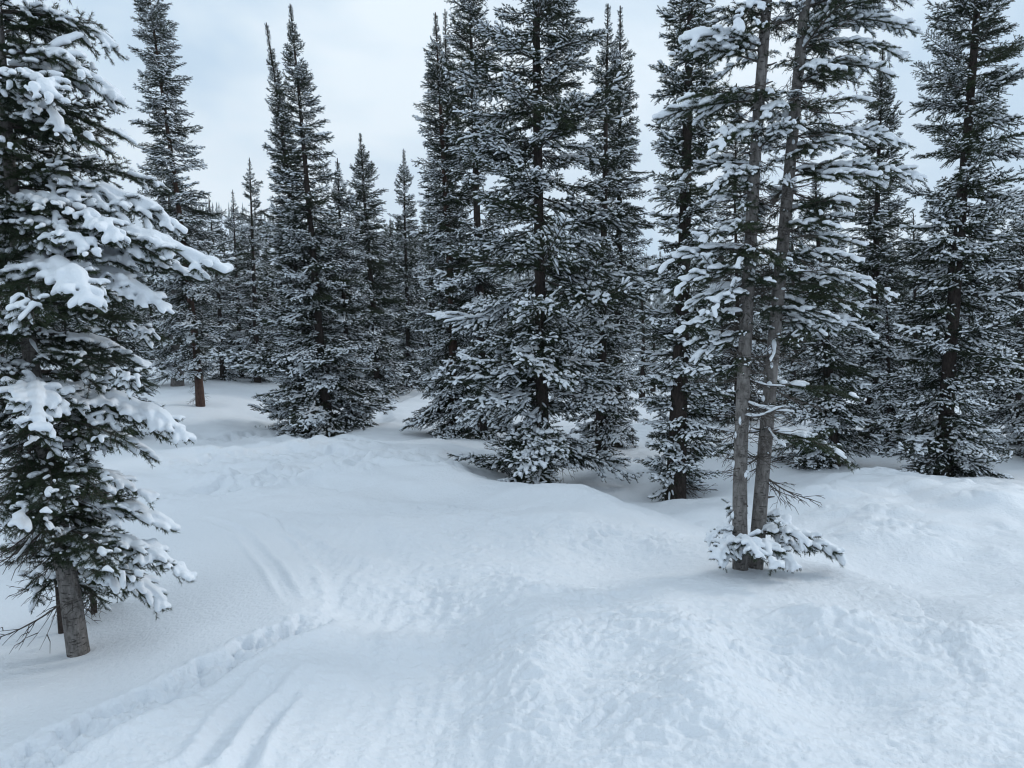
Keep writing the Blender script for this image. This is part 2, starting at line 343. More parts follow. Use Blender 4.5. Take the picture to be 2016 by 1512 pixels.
# ---------------------------------------------------------------- branches
def tubes(polys, sides, flat=1.0):
    """polys: list of (pts Nx3, radii N, closed_ends). One set of quads + tris."""
    Vs, F4, F3 = [], [], []; o = 0
    ang = np.arange(sides) / sides * 2 * np.pi
    for P, Rr in polys:
        P = np.asarray(P, float); k = len(P)
        T = np.gradient(P, axis=0); T /= np.linalg.norm(T, axis=1)[:, None] + 1e-9
        up = np.array([0, 0, 1.0]); B = np.cross(T, up); bn = np.linalg.norm(B, axis=1)[:, None]
        B = np.where(bn < 1e-3, np.array([1.0, 0, 0]), B / np.maximum(bn, 1e-9)); N = np.cross(B, T)
        V = P[:, None, :] + Rr[:, None, None] * (np.cos(ang)[None, :, None] * B[:, None, :] + flat * np.sin(ang)[None, :, None] * N[:, None, :])
        Vs.append(V.reshape(-1, 3))
        i = np.arange(k - 1)[:, None] * sides + np.arange(sides)[None, :] + o
        j = np.arange(k - 1)[:, None] * sides + (np.arange(sides)[None, :] + 1) % sides + o
        F4.append(np.stack([i, j, j + sides, i + sides], -1).reshape(-1, 4))
        Vs.append(P[[0, -1]] ); a = o + k * sides; b = a + 1
        s_ = np.arange(sides); s2 = (s_ + 1) % sides
        F3.append(np.stack([np.full(sides, a), o + s2, o + s_], -1)); F3.append(np.stack([np.full(sides, b), o + (k-1)*sides + s_, o + (k-1)*sides + s2], -1))
        o += k * sides + 2
    return np.vstack(Vs), np.vstack(F3), np.vstack(F4)

def branch_skeleton(L, rng, arch, tipup, spacing=0.05, wide=0.36, npts=9, second=True, bare=0.06, fluff=.26):
    t = np.linspace(0, 1, npts)
    ph = rng.uniform(0, 6.28); wob = 0.02 * L * np.sin(t * 5 + ph) * t
    ax = np.stack([t * L, wob + 0.03 * L * rng.normal() * t * t, arch * L * np.sin(np.pi * t) * 0.9 - abs(arch) * 0.0 * t + tipup * L * t ** 3], 1)
    T = np.gradient(ax, axis=0); T /= np.linalg.norm(T, axis=1)[:, None]
    def ptat(u): return np.array([np.interp(u, t, ax[:, k]) for k in range(3)]), np.array([np.interp(u, t, T[:, k]) for k in range(3)])
    twigs = []
    nt = max(4, int(L / spacing))
    for i in range(nt):
        for sd in (-1, 1):
            u = bare + (1 - bare) * (i + rng.uniform(0.0, .9)) / nt
            if u > 0.985 or rng.random() < 0.06: continue
            p, tt = ptat(u)
            sh = min(1, (u - bare) / 0.22 + 0.35) * (1 - u) ** 0.62
            ln = wide * L * sh * rng.uniform(0.65, 1.15) + 0.035
            a = R(rng.uniform(38, 66)); s = np.cross([0, 0, 1.0], tt); s /= np.linalg.norm(s)
            el = rng.normal(0, fluff) - 0.05
            d = tt * math.cos(a) + s * sd * math.sin(a) + np.array([0, 0, el])
            m = 5; v = np.linspace(0, 1, m)
            q = p + v[:, None] * d * ln + (v ** 2)[:, None] * (tt * 0.18 * ln + np.array([0, 0, rng.uniform(-.22, .10)]) * ln)
            twigs.append((q, ln, 1))
            if second and ln > 0.11:
                ns = int(ln / 0.042)
                for j in range(1, ns + 1):
                    if rng.random() < 0.12: continue
                    w = (j + rng.uniform(-.3, .3)) / (ns + 1); pp = np.array([np.interp(w, v, q[:, k]) for k in range(3)])
                    dd = q[-1] - q[0]; dd /= np.linalg.norm(dd)
                    s2 = np.cross([0, 0, 1.0], dd); s2 /= np.linalg.norm(s2); sd2 = 1 if (j % 2) else -1
                    l2 = min(0.16, ln * 0.5 * (1 - w) + 0.03) * rng.uniform(.7, 1.15); a2 = R(rng.uniform(35, 60))
                    d2 = dd * math.cos(a2) + s2 * sd2 * math.sin(a2) + np.array([0, 0, rng.normal(-.05, .22)])
                    v3 = np.linspace(0, 1, 3); qq = pp + v3[:, None] * d2 * l2 + (v3 ** 2)[:, None] * np.array([0, 0, rng.uniform(-.2, .15)]) * l2
                    twigs.append((qq, l2, 2))
    return ax, twigs

def needles(P, rng, dens, nl, nw, lo=0.05, updir=0.25):
    """triangle needles all round a polyline"""
    P = np.asarray(P); seg = np.linalg.norm(np.diff(P, axis=0), axis=1); tot = seg.sum(); cum = np.concatenate([[0], np.cumsum(seg)]) / tot
    k = max(3, int(tot * dens * (1 - lo))); u = rng.uniform(lo, 1.0, k)
    C = np.stack([np.interp(u, cum, P[:, i]) for i in range(3)], 1)
    idx = np.clip(np.searchsorted(cum, u) - 1, 0, len(seg) - 1); D = (P[idx + 1] - P[idx]) / (seg[idx][:, None] + 1e-9)
    Rn = rng.normal(size=(k, 3)); Rn[:, 2] += updir; Rn -= (Rn * D).sum(1)[:, None] * D; Rn /= np.linalg.norm(Rn, axis=1)[:, None] + 1e-9
    a = np.radians(rng.uniform(32, 72, k)) * (1 - 0.45 * (u > 0.93))
    N = D * np.cos(a)[:, None] + Rn * np.sin(a)[:, None]
    Wd = np.cross(N, rng.normal(size=(k, 3))); Wd /= np.linalg.norm(Wd, axis=1)[:, None] + 1e-9
    ln = nl * rng.uniform(.75, 1.15, k)
    a0 = C - Wd * nw * .5; a1 = C + Wd * nw * .5; a2 = C + N * ln[:, None]
    V = np.stack([a0, a1, a2], 1).reshape(-1, 3)
    return V
def make_foliage(name, ax, twigs, rng, L, dens=520, nl=0.021, nw=0.0032, mat=None, updir=.25):
    polys = [(ax, np.linspace(0.011, 0.0025, len(ax)) * (L / 1.0) ** .6)]
    for q, ln, lv in twigs:
        polys.append((q, np.linspace(0.0032 if lv == 1 else 0.002, 0.0012, len(q))))
    V, F3, F4 = tubes(polys[:1], 6); V2, G3, G4 = tubes(polys[1:], 3)
    nv = len(V); V = np.vstack([V, V2]); F3 = np.vstack([F3, G3 + nv]); F4 = np.vstack([F4, G4 + nv])
    NV = [needles(q, rng, dens, nl, nw, 0.08 if lv == 1 else 0.0, updir) for q, ln, lv in twigs]
    NV.append(needles(ax[len(ax)//4:], rng, dens, nl, nw, 0.0))
    NV = np.vstack(NV); k0 = len(V); NF = np.arange(len(NV)).reshape(-1, 3) + k0
    V = np.vstack([V, NV]); n3 = len(F3)
    F3 = np.vstack([F3, NF]); mi3 = np.concatenate([np.zeros(n3, int), np.ones(len(NF), int)])
    return mesh_from(name, V, F3, F4, (M_TWIG, mat or M_NEEDLE), mi3, 0)
def n1(u, seed, rng=None):
    return float(gnoise(np.array([u]), np.array([seed * 1.37]), seed)[0])
def make_snow_light(name, ax, twigs, rng, rad, cover, L):
    polys = []
    def add(q, r):
        seg = np.linalg.norm(np.diff(q, axis=0), axis=1); tot = seg.sum(); cum = np.concatenate([[0], np.cumsum(seg)]) / tot
        k = max(4, int(tot / 0.024)); u = np.linspace(0.06, 1.0, k)
        C = np.stack([np.interp(u, cum, q[:, i]) for i in range(3)], 1)
        rr = r * (0.85 + 0.45 * rng.uniform(-1, 1, k)); rr = np.convolve(np.pad(rr, 1, 'edge'), [.25, .5, .25], 'valid')
        rr[0] *= .4; rr[-1] *= .5
        C[:, 2] += 0.005 + rr * 0.6
        # patches: break into runs
        i = 0
        while i < k - 1:
            if rng.random() < cover:
                j = min(k, i + rng.integers(3, 8)); 
                if j - i >= 3:
                    r2 = rr[i:j].copy(); r2[0] *= .45; r2[-1] *= .5
                    polys.append((C[i:j], r2))
                i = j
            else: i += rng.integers(1, 4)
    for q, ln, lv in twigs:
        f = q[0][0] / L
        if rng.random() < .35 + .75 * f: add(q, rad * (0.75 + .45 * f) * (1.0 if lv == 1 else .9) * rng.uniform(.8, 1.25))
    add(ax[1:], rad * 1.25)
    V, F3, F4 = tubes(polys, 6, 0.8)
    return mesh_from(name, V, F3, F4, (M_SNOW,))
_ico = None
def ico():
    global _ico
    if _ico is None:
        import bmesh
        b = bmesh.new(); bmesh.ops.create_icosphere(b, subdivisions=1, radius=1.0); b.verts.ensure_lookup_table()
        _ico = (np.array([v.co[:] for v in b.verts]), np.array([[v.index for v in f.verts] for f in b.faces])); b.free()
    return _ico
def make_snow_heavy(name, ax, twigs, rng, rad, cover, voxel=0.009, axr=1.5, decim=0.5, smooth=6):
    iv, iF = ico(); C = []; RR = []
    s0 = rng.integers(1000)
    def add(q, r, step=0.011, edge=True):
        seg = np.linalg.norm(np.diff(q, axis=0), axis=1); tot = seg.sum(); cum = np.concatenate([[0], np.cumsum(seg)]) / tot
        k = max(3, int(tot / step)); u = np.linspace(0, 1, k)
        P = np.stack([np.interp(u, cum, q[:, i]) for i in range(3)], 1)
        nn = gnoise(P[:, 0] / 0.09 + s0, P[:, 1] / 0.09, 5); big = gnoise(P[:, 0] / 0.28 + s0, P[:, 1] / 0.28 + 7, 8)
        rr = r * (1.0 + 0.35 * nn + 0.45 * big); keep = (big + 0.9 * nn) > (0.9 - 1.9 * cover)
        if edge: rr = rr * (1 - 0.35 * (u > .93))
        rr = np.maximum(rr, 0.35 * r)
        P[:, 2] += rr * 0.85 + .004
        C.append(P[keep]); RR.append(rr[keep])
    for q, ln, lv in twigs:
        if rng.random() < .88: add(q, rad * (1 if lv == 1 else .8))
    add(ax[1:], rad * axr)
    C = np.vstack(C); RR = np.concatenate(RR); k = len(C)
    V = (C[:, None, :] + RR[:, None, None] * iv[None] * np.array([1, 1, .85])).reshape(-1, 3)
    F = (iF[None] + (np.arange(k) * len(iv))[:, None, None]).reshape(-1, 3)
    me = mesh_from(name + '_raw', V, F)
    o = bpy.data.objects.new('tmp', me); COL.objects.link(o)
    m = o.modifiers.new('r', 'REMESH'); m.mode = 'VOXEL'; m.voxel_size = voxel; m.use_smooth_shade = True
    m = o.modifiers.new('s', 'SMOOTH'); m.iterations = smooth; m.factor = .6
    if decim < 1: m = o.modifiers.new('d', 'DECIMATE'); m.ratio = decim
    dg = bpy.context.evaluated_depsgraph_get(); e = o.evaluated_get(dg)
    out = bpy.data.meshes.new_from_object(e); out.name = name
    out.materials.clear(); out.materials.append(M_SNOW)
    out.polygons.foreach_set('use_smooth', np.ones(len(out.polygons), bool))
    bpy.data.objects.remove(o); bpy.data.meshes.remove(me)
    return out

VAR = {}    # kind -> list of dicts(L, mesh, snow{level: mesh})
rngv = np.random.default_rng(7)
def build_variants():
    for kind, L, cnt, arch, tipup, rad, lv in (
        ('heavy', 1.15, 5, 0.05, -0.13, 0.0235, 'H'), ('heavy', 0.62, 5, 0.05, -0.12, 0.021, 'H'),
        ('norm', 1.15, 4, -0.05, 0.10, 0.012, 'N'), ('norm', 0.68, 4, -0.04, 0.10, 0.012, 'N'), ('norm', 0.36, 4, -0.02, 0.16, 0.012, 'N')):
        for i in range(cnt):
            rng = np.random.default_rng(int(rngv.integers(1e6)))
            if lv == 'H':
                ax, tw = branch_skeleton(L, rng, arch * rng.uniform(.4, 1.5), tipup * rng.uniform(.5, 1.4), spacing=0.056, wide=rng.uniform(.22, .32), fluff=.30)
                me = make_foliage('branch', ax, tw, rng, L, dens=640, nl=.030, nw=.0032, updir=-.35)
            else:
                ax, tw = branch_skeleton(L, rng, arch * rng.uniform(.4, 1.5), tipup * rng.uniform(.5, 1.4), spacing=0.056 if L > .5 else .042,
                                     wide=rng.uniform(.34, .46) if L > .5 else .5, fluff=.22)
                me = make_foliage('branch', ax, tw, rng, L, dens=700, nl=.021, nw=.0038)
            sn = {}
            if lv == 'H':
                sn['heavy'] = make_snow_heavy('snow', ax, tw, rng, rad, 0.50, voxel=.008 if L > 1 else .006, smooth=3)
                sn['pillow'] = make_snow_heavy('snow', ax, tw, rng, rad * 1.25, 0.86, voxel=.010 if L > 1 else .008, smooth=3, axr=1.7)
                sn['mid'] = make_snow_heavy('snow', ax, tw, rng, rad * .68, 0.27, voxel=.008 if L > 1 else .006, smooth=3)
            else:
                sn['mid'] = make_snow_light('snow', ax, tw, rng, 0.0195, 0.52, L)
                if L > .5: sn['load'] = make_snow_heavy('snow', ax, tw, rng, .0165, .42, voxel=.007, smooth=2, decim=.4)
                else: sn['load'] = sn['mid']
                sn['light'] = make_snow_light('snow', ax, tw, rng, 0.0140, 0.24, L)
            VAR.setdefault(kind, []).append(dict(L=L, mesh=me, snow=sn))
    for i in range(4):            # dead, needle-less twigs
        rng = np.random.default_rng(500 + i); L = 0.55
        ax, tw = branch_skeleton(L, rng, -0.12, -0.10, spacing=.085, wide=.5, second=False)
        tw2 = []
        for q, ln, l in tw:
            tw2.append((q, ln, 1))
            if ln > .08:
                e = q[2] + (q[-1] - q[2]) * .3; d = (q[-1] - q[2]); s = np.cross(d, [0, 0, 1.]) * rng.choice([-1, 1]); tw2.append((np.stack([e, e + .3 * d + .4 * s, e + .7 * d + .6 * s + [0, 0, -.02]]), .05, 2))
        V, F3, F4 = tubes([(ax, np.linspace(.009, .002, len(ax)))] + [(q, np.linspace(.0035, .0015, len(q))) for q, ln, l in tw2], 4)
        me = mesh_from('dead_branch', V, F3, F4, (M_TWIG,))
        sn = {'stick': make_snow_heavy('snow', ax, [], rng, .011, .9, voxel=.005, smooth=3, axr=1.4)}
        VAR.setdefault('dead', []).append(dict(L=L, mesh=me, snow=sn))
build_variants()
print('variants', round(time.time() - T0, 1), 's')

# ---------------------------------------------------------------- trees
def make_trunk(name, P, r0, r1, mat, rng, parent, sides=14):
    P = np.asarray(P, float); cum = np.concatenate([[0], np.cumsum(np.linalg.norm(np.diff(P, axis=0), axis=1))]); tot = cum[-1]
    k = max(12, int(tot / 0.12)); u = np.linspace(0, tot, k); C = np.stack([np.interp(u, cum, P[:, i]) for i in range(3)], 1)
    for _ in range(6): C[1:-1] = .25 * C[:-2] + .5 * C[1:-1] + .25 * C[2:]
    rr = r0 + (r1 - r0) * (u / tot) ** 0.9
    rr = rr * (1 + 0.22 * np.exp(-u / 0.30)) + r0 * .03 * gnoise(u / .25, u * 0 + r0 * 99, 3)
    T = np.gradient(C, axis=0); T /= np.linalg.norm(T, axis=1)[:, None]
    B = np.cross(T, [0, 1.0, 0]); B /= np.linalg.norm(B, axis=1)[:, None]; N = np.cross(B, T)
    a = np.arange(sides) / sides * 2 * np.pi
    jit = 1 + .04 * gnoise(u[:, None] / .2 + 0 * a, a[None] * 2 + 0 * u[:, None], int(rng.integers(999)))
    V = C[:, None] + (rr[:, None] * jit)[..., None] * (np.cos(a)[None, :, None] * B[:, None] + np.sin(a)[None, :, None] * N[:, None])
    i = np.arange(k - 1)[:, None] * sides + np.arange(sides); j = np.arange(k - 1)[:, None] * sides + (np.arange(sides) + 1) % sides
    F4 = np.stack([i, j, j + sides, i + sides], -1).reshape(-1, 4)
    V = V.reshape(-1, 3); top = len(V); V = np.vstack([V, C[-1:] + T[-1] * .02])
    F3 = np.stack([(k-1)*sides + np.arange(sides), (k-1)*sides + (np.arange(sides)+1) % sides, np.full(sides, top)], 1)
    me = mesh_from('trunk', V - P[0], F3, F4, (mat,))
    return link('trunk', me, parent), C
NB = 0
def place_branch(parent, org, A, B, kind, snow, rng, minL=None, roll=0.25, fat=1.0):
    """a branch from world point A to world point B"""
    global NB
    A = np.asarray(A, float); B = np.asarray(B, float); d = B - A; ln = float(np.linalg.norm(d)); d /= ln
    c = VAR[kind]; bestd = min(abs(math.log(v['L'] / ln)) for v in c); cc = [v for v in c if abs(math.log(v['L'] / ln)) < bestd + 0.05]
    v = cc[int(rng.integers(len(cc)))]
    x = Vector(d); z = Vector((0, 0, 1)) - x * x.z
    if z.length < .2: z = Vector((rng.normal(), rng.normal(), 0.2)); z = z - x * z.dot(x)
    z.normalize(); y = z.cross(x)
    s = ln / v['L']; sy = s ** .75 * fat; flip = -1 if rng.random() < .5 else 1
    M = Matrix((x, y, z)).transposed() @ Matrix.Rotation(rng.normal(0, roll), 3, 'X')
    M = M @ Matrix.Diagonal((s, sy * flip, (sy if flip > 0 else sy)))
    M4 = M.to_4x4(); M4.translation = Vector(A - org)
    b = bpy.data.objects.new('dead_branch' if kind == 'dead' else 'branch', v['mesh']); COL.objects.link(b); b.parent = parent
    b.matrix_local = M4; NB += 1
    if snow and snow in v['snow']:
        sn = bpy.data.objects.new('snow', v['snow'][snow]); COL.objects.link(sn); sn.parent = b; sn['kind'] = 'stuff'
    return b

def snow_mix(lo, hi):   # share of snowy branches from the bottom of the crown to its top
    def f(u, rng):
        if u < .6 and rng.random() < .42 * lo * (1 - u): return 'load'
        if u > .3 and rng.random() < .25 * (1 - hi): return None
        return 'mid' if rng.random() < lo + (hi - lo) * u else 'light'
    return f

class Tree:
    def __init__(s, name, label, Y, spine, r0, bark, seed, cat='tree', group=None, ztop=None, sink=0.35, well=None, yshift=0.0, r1=.012):
        s.rng = np.random.default_rng(seed); s.seed = seed; s.Y = Y
        P = [at(px, py, Y) for px, py in spine]
        if yshift:                                   # lean towards or away from the camera
            for i, p in enumerate(P): p[1] += yshift * i / (len(P) - 1)
        P = np.array(P); P[0][2] -= sink
        s.org = P[0].copy(); s.P = P; s.pys = [q[1] for q in spine]
        s.e = bpy.data.objects.new(name, None); COL.objects.link(s.e); s.e.location = Vector(P[0]); s.e.empty_display_size = .1
        tag(s.e, label, cat, group)
        s.tr, s.C = make_trunk('trunk', P, r0, r1, bark, s.rng, s.e)
        s.r0 = r0; s.zb = P[0][2]; s.zt = s.C[-1][2]
        PINS.append((P[0][0], P[0][1]))
        if well: WELLS.append((P[0][0], P[0][1], well[0], well[1]))
    def on(s, z):
        return np.array([np.interp(z, s.C[:, 2], s.C[:, k]) for k in range(3)])
    def z_of(s, py): return at(0, py, s.Y)[2]
    def crown(s, prof, snow, dens=1.0, kind='norm', pit=(32, -4, -22), cap=285, jit=.25, lmin=.10, gaps=0.0, zsnow=None, k=0.055, flat=1.0, grow=1.12):
        """prof: (pixel row, width left, width right) in photograph pixels, top to bottom or bottom to top"""
        prof = sorted(prof); zz = np.array([s.z_of(p[0]) for p in prof])[::-1]; m = s.Y / FPX
        wl = np.array([p[1] * m for p in prof])[::-1]; wr = np.array([p[2] * m for p in prof])[::-1]
        z0, z1 = zz[0], min(zz[-1], s.zt - .03); rng = s.rng; z = z0; az = rng.uniform(0, 6.28); out = []
        while z < z1:
            l = .5 * (np.interp(z, zz, wl) + np.interp(z, zz, wr)); out.append(z)
            z += k / dens * (max(l, .12) ** 0.35) * rng.uniform(.5, 1.5)
        if len(out) > cap: out = sorted(rng.choice(out, cap, replace=False))
        for z in out:
            az += 2.39996 + rng.normal(0, .5); c = math.cos(az)
            if rng.random() < gaps: continue
            if float(gnoise(np.array([z * 1.5 + s.org[0]]), np.array([math.cos(az) * 1.3 + 5]), 33 + s.seed)[0]) > .46: continue
            L_, R_ = np.interp(z, zz, wl), np.interp(z, zz, wr); base = R_ * (.5 + .5 * c) + L_ * (.5 - .5 * c)
            irr = 1 + .34 * float(gnoise(np.array([z * 1.9 + s.org[0] * 3]), np.array([az % 6.283 * .9]), 13)[0]) + .16 * float(gnoise(np.array([z * 5.0]), np.array([az % 6.283 * 1.6]), 14)[0])
            ln = max(lmin * .7, base * grow * irr * min(1, .30 + (s.zt - z) / 1.5) * rng.uniform(1 - jit, 1 + jit * .55) * (flat if abs(c) < .5 else 1))
            f = (z - z0) / (z1 - z0 + 1e-6)
            p = (pit[2] + (pit[1] - pit[2]) * f / .5) if f < .5 else (pit[1] + (pit[0] - pit[1]) * ((f - .5) / .5) ** 1.5)
            p = R(p + rng.normal(0, 9)); A = s.on(z)
            d = np.array([math.cos(az) * math.cos(p), math.sin(az) * math.cos(p), math.sin(p)])
            lev = snow
            if callable(zsnow): lev = zsnow(f, rng)
            kd = kind
            place_branch(s.e, s.org, A, A + d * ln, kd, lev, rng)
        return s
    def dead(s, py0, py1, cnt, ln=(.15, .4), snow=None, pit=-18):
        z0, z1 = s.z_of(py0), s.z_of(py1)
        for i in range(cnt):
            z = s.rng.uniform(min(z0, z1), max(z0, z1)); az = s.rng.uniform(0, 6.28); p = R(pit + s.rng.normal(0, 14)); A = s.on(z)
            d = np.array([math.cos(az) * math.cos(p), math.sin(az) * math.cos(p), math.sin(p)])
            place_branch(s.e, s.org, A, A + d * s.rng.uniform(*ln), 'dead', snow, s.rng)
        return s
    def limb(s, py, tip, dy=0.0, kind='heavy', snow='heavy', fat=1.0):
        A = s.on(s.z_of(py)); B = at(tip[0], tip[1], s.Y + dy)
        place_branch(s.e, s.org, A, B, kind, snow, s.rng, roll=.12, fat=fat); return s


# -- 1 the near tree at the left edge
t = Tree('fir_tree', 'large near tree at the left edge with bare leaning grey trunk and thick snow pillows', 5.0,
         [(166,1272),(124,1075),(85,870),(52,650),(25,400),(0,100),(-30,-350),(-45,-620)], .068, M_BARK_GREY, 11, well=None)
for py, tip, dy in ((30,(140,-40),-.2),(-60,(245,75),0),(-20,(215,60),.3),(60,(240,180),.1),(90,(190,130),-.3),(100,(262,265),0),(140,(150,240),-.5),(230,(185,262),-.35),
                    (260,(360,410),.1),(300,(330,480),-.2),(350,(330,345),.3),(330,(260,430),-.4),(450,(432,490),-.1),(500,(400,520),.2),(520,(205,540),-.8),(510,(340,580),-.1),(560,(335,650),.1),
                    (470,(60,600),-1.0),(600,(290,700),.2),(640,(300,740),-.3),(680,(385,820),0),(700,(335,835),.2),(640,(240,700),.5),(740,(60,800),-.9),(790,(310,890),.2),(800,(250,850),-.3),(830,(270,960),.1),
                    (880,(300,965),0),(900,(210,950),-.5),(930,(345,1030),.1),(950,(380,1115),-.1),(960,(340,1175),.1),(990,(240,1080),-.6),(1000,(-60,1030),-.4),(930,(-40,930),-.2),
                    (1000,(330,1100),.4),(1030,(60,1130),-.5),(1040,(-50,1090),.2),(860,(-90,900),.1),(780,(-80,760),0),(970,(40,1010),-.7),(880,(110,960),-.8),(1050,(170,1110),-.5),(1070,(300,1165),.25),(1080,(215,1190),.35),(1060,(260,1120),-.3),(1070,(60,1175),.3),(400,(170,470),-.6),(200,(120,160),-.8),(150,(-120,200),0)):
    t.limb(.35 * py + .65 * tip[1] - 8, tip, dy, snow='pillow' if tip in ((360,410),(432,490),(400,520),(205,540),(340,580),(60,800),(385,820),(240,180),(380,1115),(345,1030)) else ('heavy' if t.rng.random() < .35 else 'mid'), fat=.85)
t.crown([(1040,80,60),(980,150,190),(880,150,170),(760,200,210),(600,230,230),(450,220,230),(300,215,215),(150,200,195),(0,190,185),(-300,130,130),(-600,10,10)], 'mid', 1.25, 'heavy', pit=(14,2,-14),
        zsnow=lambda u, r: 'heavy' if r.random() < .26 - .2 * u else ('mid' if r.random() < .72 else None), jit=.4, grow=.9, lmin=.3, cap=190)
t.crown([(1085,60,90),(1000,90,130),(760,120,150),(450,160,180),(150,170,170),(-300,100,100),(-600,10,10)], 'light', 1.0, 'norm', pit=(20,0,-18), zsnow=snow_mix(.5,.1), jit=.4, grow=.95, cap=103)
t.dead(1180, 800, 22, (.2, .5), None, -30); t.dead(1080, 600, 10, (.3, .55), 'stick', -10)
# two thin trees right behind it
t = Tree('young_fir_tree', 'thin dark stem leaning close behind the near left trunk, on its left side', 5.45, [(128,1238),(108,1070),(95,950),(88,860)], .028, M_BARK_DARK, 12)
t.dead(1220, 1000, 9, (.15, .4), None, -30).crown([(1080,70,60),(980,90,80),(860,20,20)], 'heavy', .9, 'heavy', zsnow=lambda u, r: 'mid')
t = Tree('young_fir_tree', 'thin dark stem with low drooping twigs behind the near left trunk, on its right side', 5.8, [(192,1232),(178,1100),(170,960),(168,860)], .026, M_BARK_DARK, 13)
t.dead(1215, 1060, 12, (.2, .45), None, -25).crown([(1210,30,60),(1120,60,110),(1020,80,110),(870,20,20)], 'heavy', .8, 'heavy', zsnow=lambda u, r: 'mid')
t = Tree('young_fir_tree', 'small snowy tree low at the left edge behind the near tree', 7.6, [(66,1146),(60,1050),(58,930),(56,780)], .03, M_BARK_DARK, 14)
t.crown([(1110,60,50),(1000,80,70),(800,20,20)], 'heavy', .8, 'heavy', zsnow=lambda u, r: 'mid')

# -- 2 the pair of grey trunks at the right
tl = Tree('fir_tree', 'left one of the two grey trunks rising together from the snow mound', 5.98,
         [(1459,1117),(1456,950),(1463,760),(1473,560),(1487,300),(1510,0),(1530,-300),(1540,-520)], .060, M_BARK_GREY, 21, r1=.03)
for py, tip, dy in ((40,(1385,20),.1),(100,(1325,100),.2),(130,(1350,60),-.3),(170,(1292,225),0),(190,(1340,185),-.4),(210,(1400,290),-.5),(320,(1335,330),.2),(300,(1400,360),-.4),(380,(1385,400),.3),
                    (440,(1378,462),-.2),(470,(1284,512),0),(500,(1310,560),-.2),(520,(1345,600),.3),(600,(1328,640),-.1),(560,(1390,600),-.5),(640,(1360,700),.2),(690,(1400,740),.3),(770,(1405,850),.2),(850,(1410,890),.4),
                    (470,(1490,500),-.5),(480,(1440,520),-.5),(1030,(1388,1055),.0),(1045,(1425,1105),-.25),(1040,(1480,1085),-.5),(990,(1440,1010),.3),(1060,(1400,1085),-.3),(250,(1540,260),-.3),(-80,(1380,-60),0),(-60,(1450,40),-.4)):
    tl.limb(.5 * py + .5 * tip[1], tip, dy, fat=1.0 if tip[1] > 980 else .75, snow='pillow' if (tip[1] > 980 or tl.rng.random() < .22) and dy > -.4 else ('heavy' if tl.rng.random() < .7 or tip[1] > 980 else 'mid'))
tl.crown([(720,90,40),(600,130,50),(450,130,60),(300,120,50),(150,130,50),(0,120,50),(-250,90,50),(-500,20,20)], 'mid', .6, 'heavy', pit=(22,8,-4), zsnow=lambda u, r: 'mid' if r.random() < .75 else 'heavy', jit=.5)
tl.crown([(900,14,14),(500,16,16),(0,16,16),(-400,14,14)], 'mid', .35, 'heavy', pit=(20,10,0), jit=.6)
tl.dead(900, 0, 46, (.15, .45), None, -12); tl.dead(850, 450, 4, (.25, .45), 'stick', -5)
tr = Tree('fir_tree', 'right one of the two grey trunks rising together, leaning slightly right', 6.05,
         [(1481,1119),(1500,950),(1517,750),(1530,600),(1549,400),(1566,200),(1586,0),(1610,-300),(1622,-520)], .060, M_BARK_GREY, 22, r1=.03)
for py, tip, dy in ((70,(1812,38),0),(50,(1770,-20),.2),(100,(1800,90),.1),(130,(1760,130),-.1),(180,(1700,150),.2),(160,(1640,120),-.5),(240,(1730,190),-.2),(270,(1788,268),.1),(300,(1700,280),-.3),
                    (355,(1825,318),0),(350,(1760,345),.2),(400,(1730,330),-.3),(430,(1690,400),.3),(450,(1650,440),-.5),(470,(1700,470),0),(520,(1772,565),-.1),(510,(1700,500),-.4),(540,(1745,600),.1),(560,(1690,560),-.4),(590,(1720,650),.2),(600,(1650,620),-.4),
                    (740,(1690,775),.2),(800,(1690,900),.1),(820,(1640,880),.3),(1020,(1655,1078),.05),(1035,(1590,1060),-.3),(1050,(1570,1105),-.35),(1045,(1520,1095),-.6),(1000,(1540,1030),.2),(-60,(1800,-30),.1),(-100,(1720,-90),.3),(200,(1500,215),-.4),(280,(1470,300),.2)):
    tr.limb(.5 * py + .5 * tip[1], tip, dy, fat=1.0 if tip[1] > 980 else .75, snow='pillow' if (tip[1] > 980 or tr.rng.random() < .22) and dy > -.4 else ('heavy' if tr.rng.random() < .7 or tip[1] > 980 else 'mid'))
tr.crown([(700,50,120),(600,50,150),(450,50,150),(300,50,150),(150,50,160),(0,50,150),(-250,50,110),(-500,20,20)], 'mid', .6, 'heavy', pit=(24,10,-2), zsnow=lambda u, r: 'mid' if r.random() < .75 else 'heavy', jit=.5)
tr.crown([(900,14,14),(500,16,16),(0,16,16),(-400,14,14)], 'mid', .35, 'heavy', pit=(20,10,0), jit=.6)
tr.dead(950, 0, 46, (.15, .5), None, -8); tr.dead(860, 600, 4, (.35, .6), 'stick', -3)

# -- 3 the wide tree in the middle
t = Tree('spruce_tree', 'broad tall snowy tree in the middle standing on the ridge, trunk showing dark', 12.0,
         [(1070,972),(1066,700),(1060,400),(1055,0),(1050,-420),(1048,-620)], .115, M_BARK_DARK, 31, r1=.02)
t.crown([(955,165,145),(880,165,150),(800,165,155),(650,165,180),(520,150,190),(400,140,150),(300,150,130),(150,130,115),(0,105,95),(-300,60,60),(-600,8,8)], 'mid', 1.5, pit=(25,2,-20), cap=295, zsnow=snow_mix(.95,.75), k=.066, jit=.35)
t.dead(900, 0, 10, (.3, .6), None, -20)
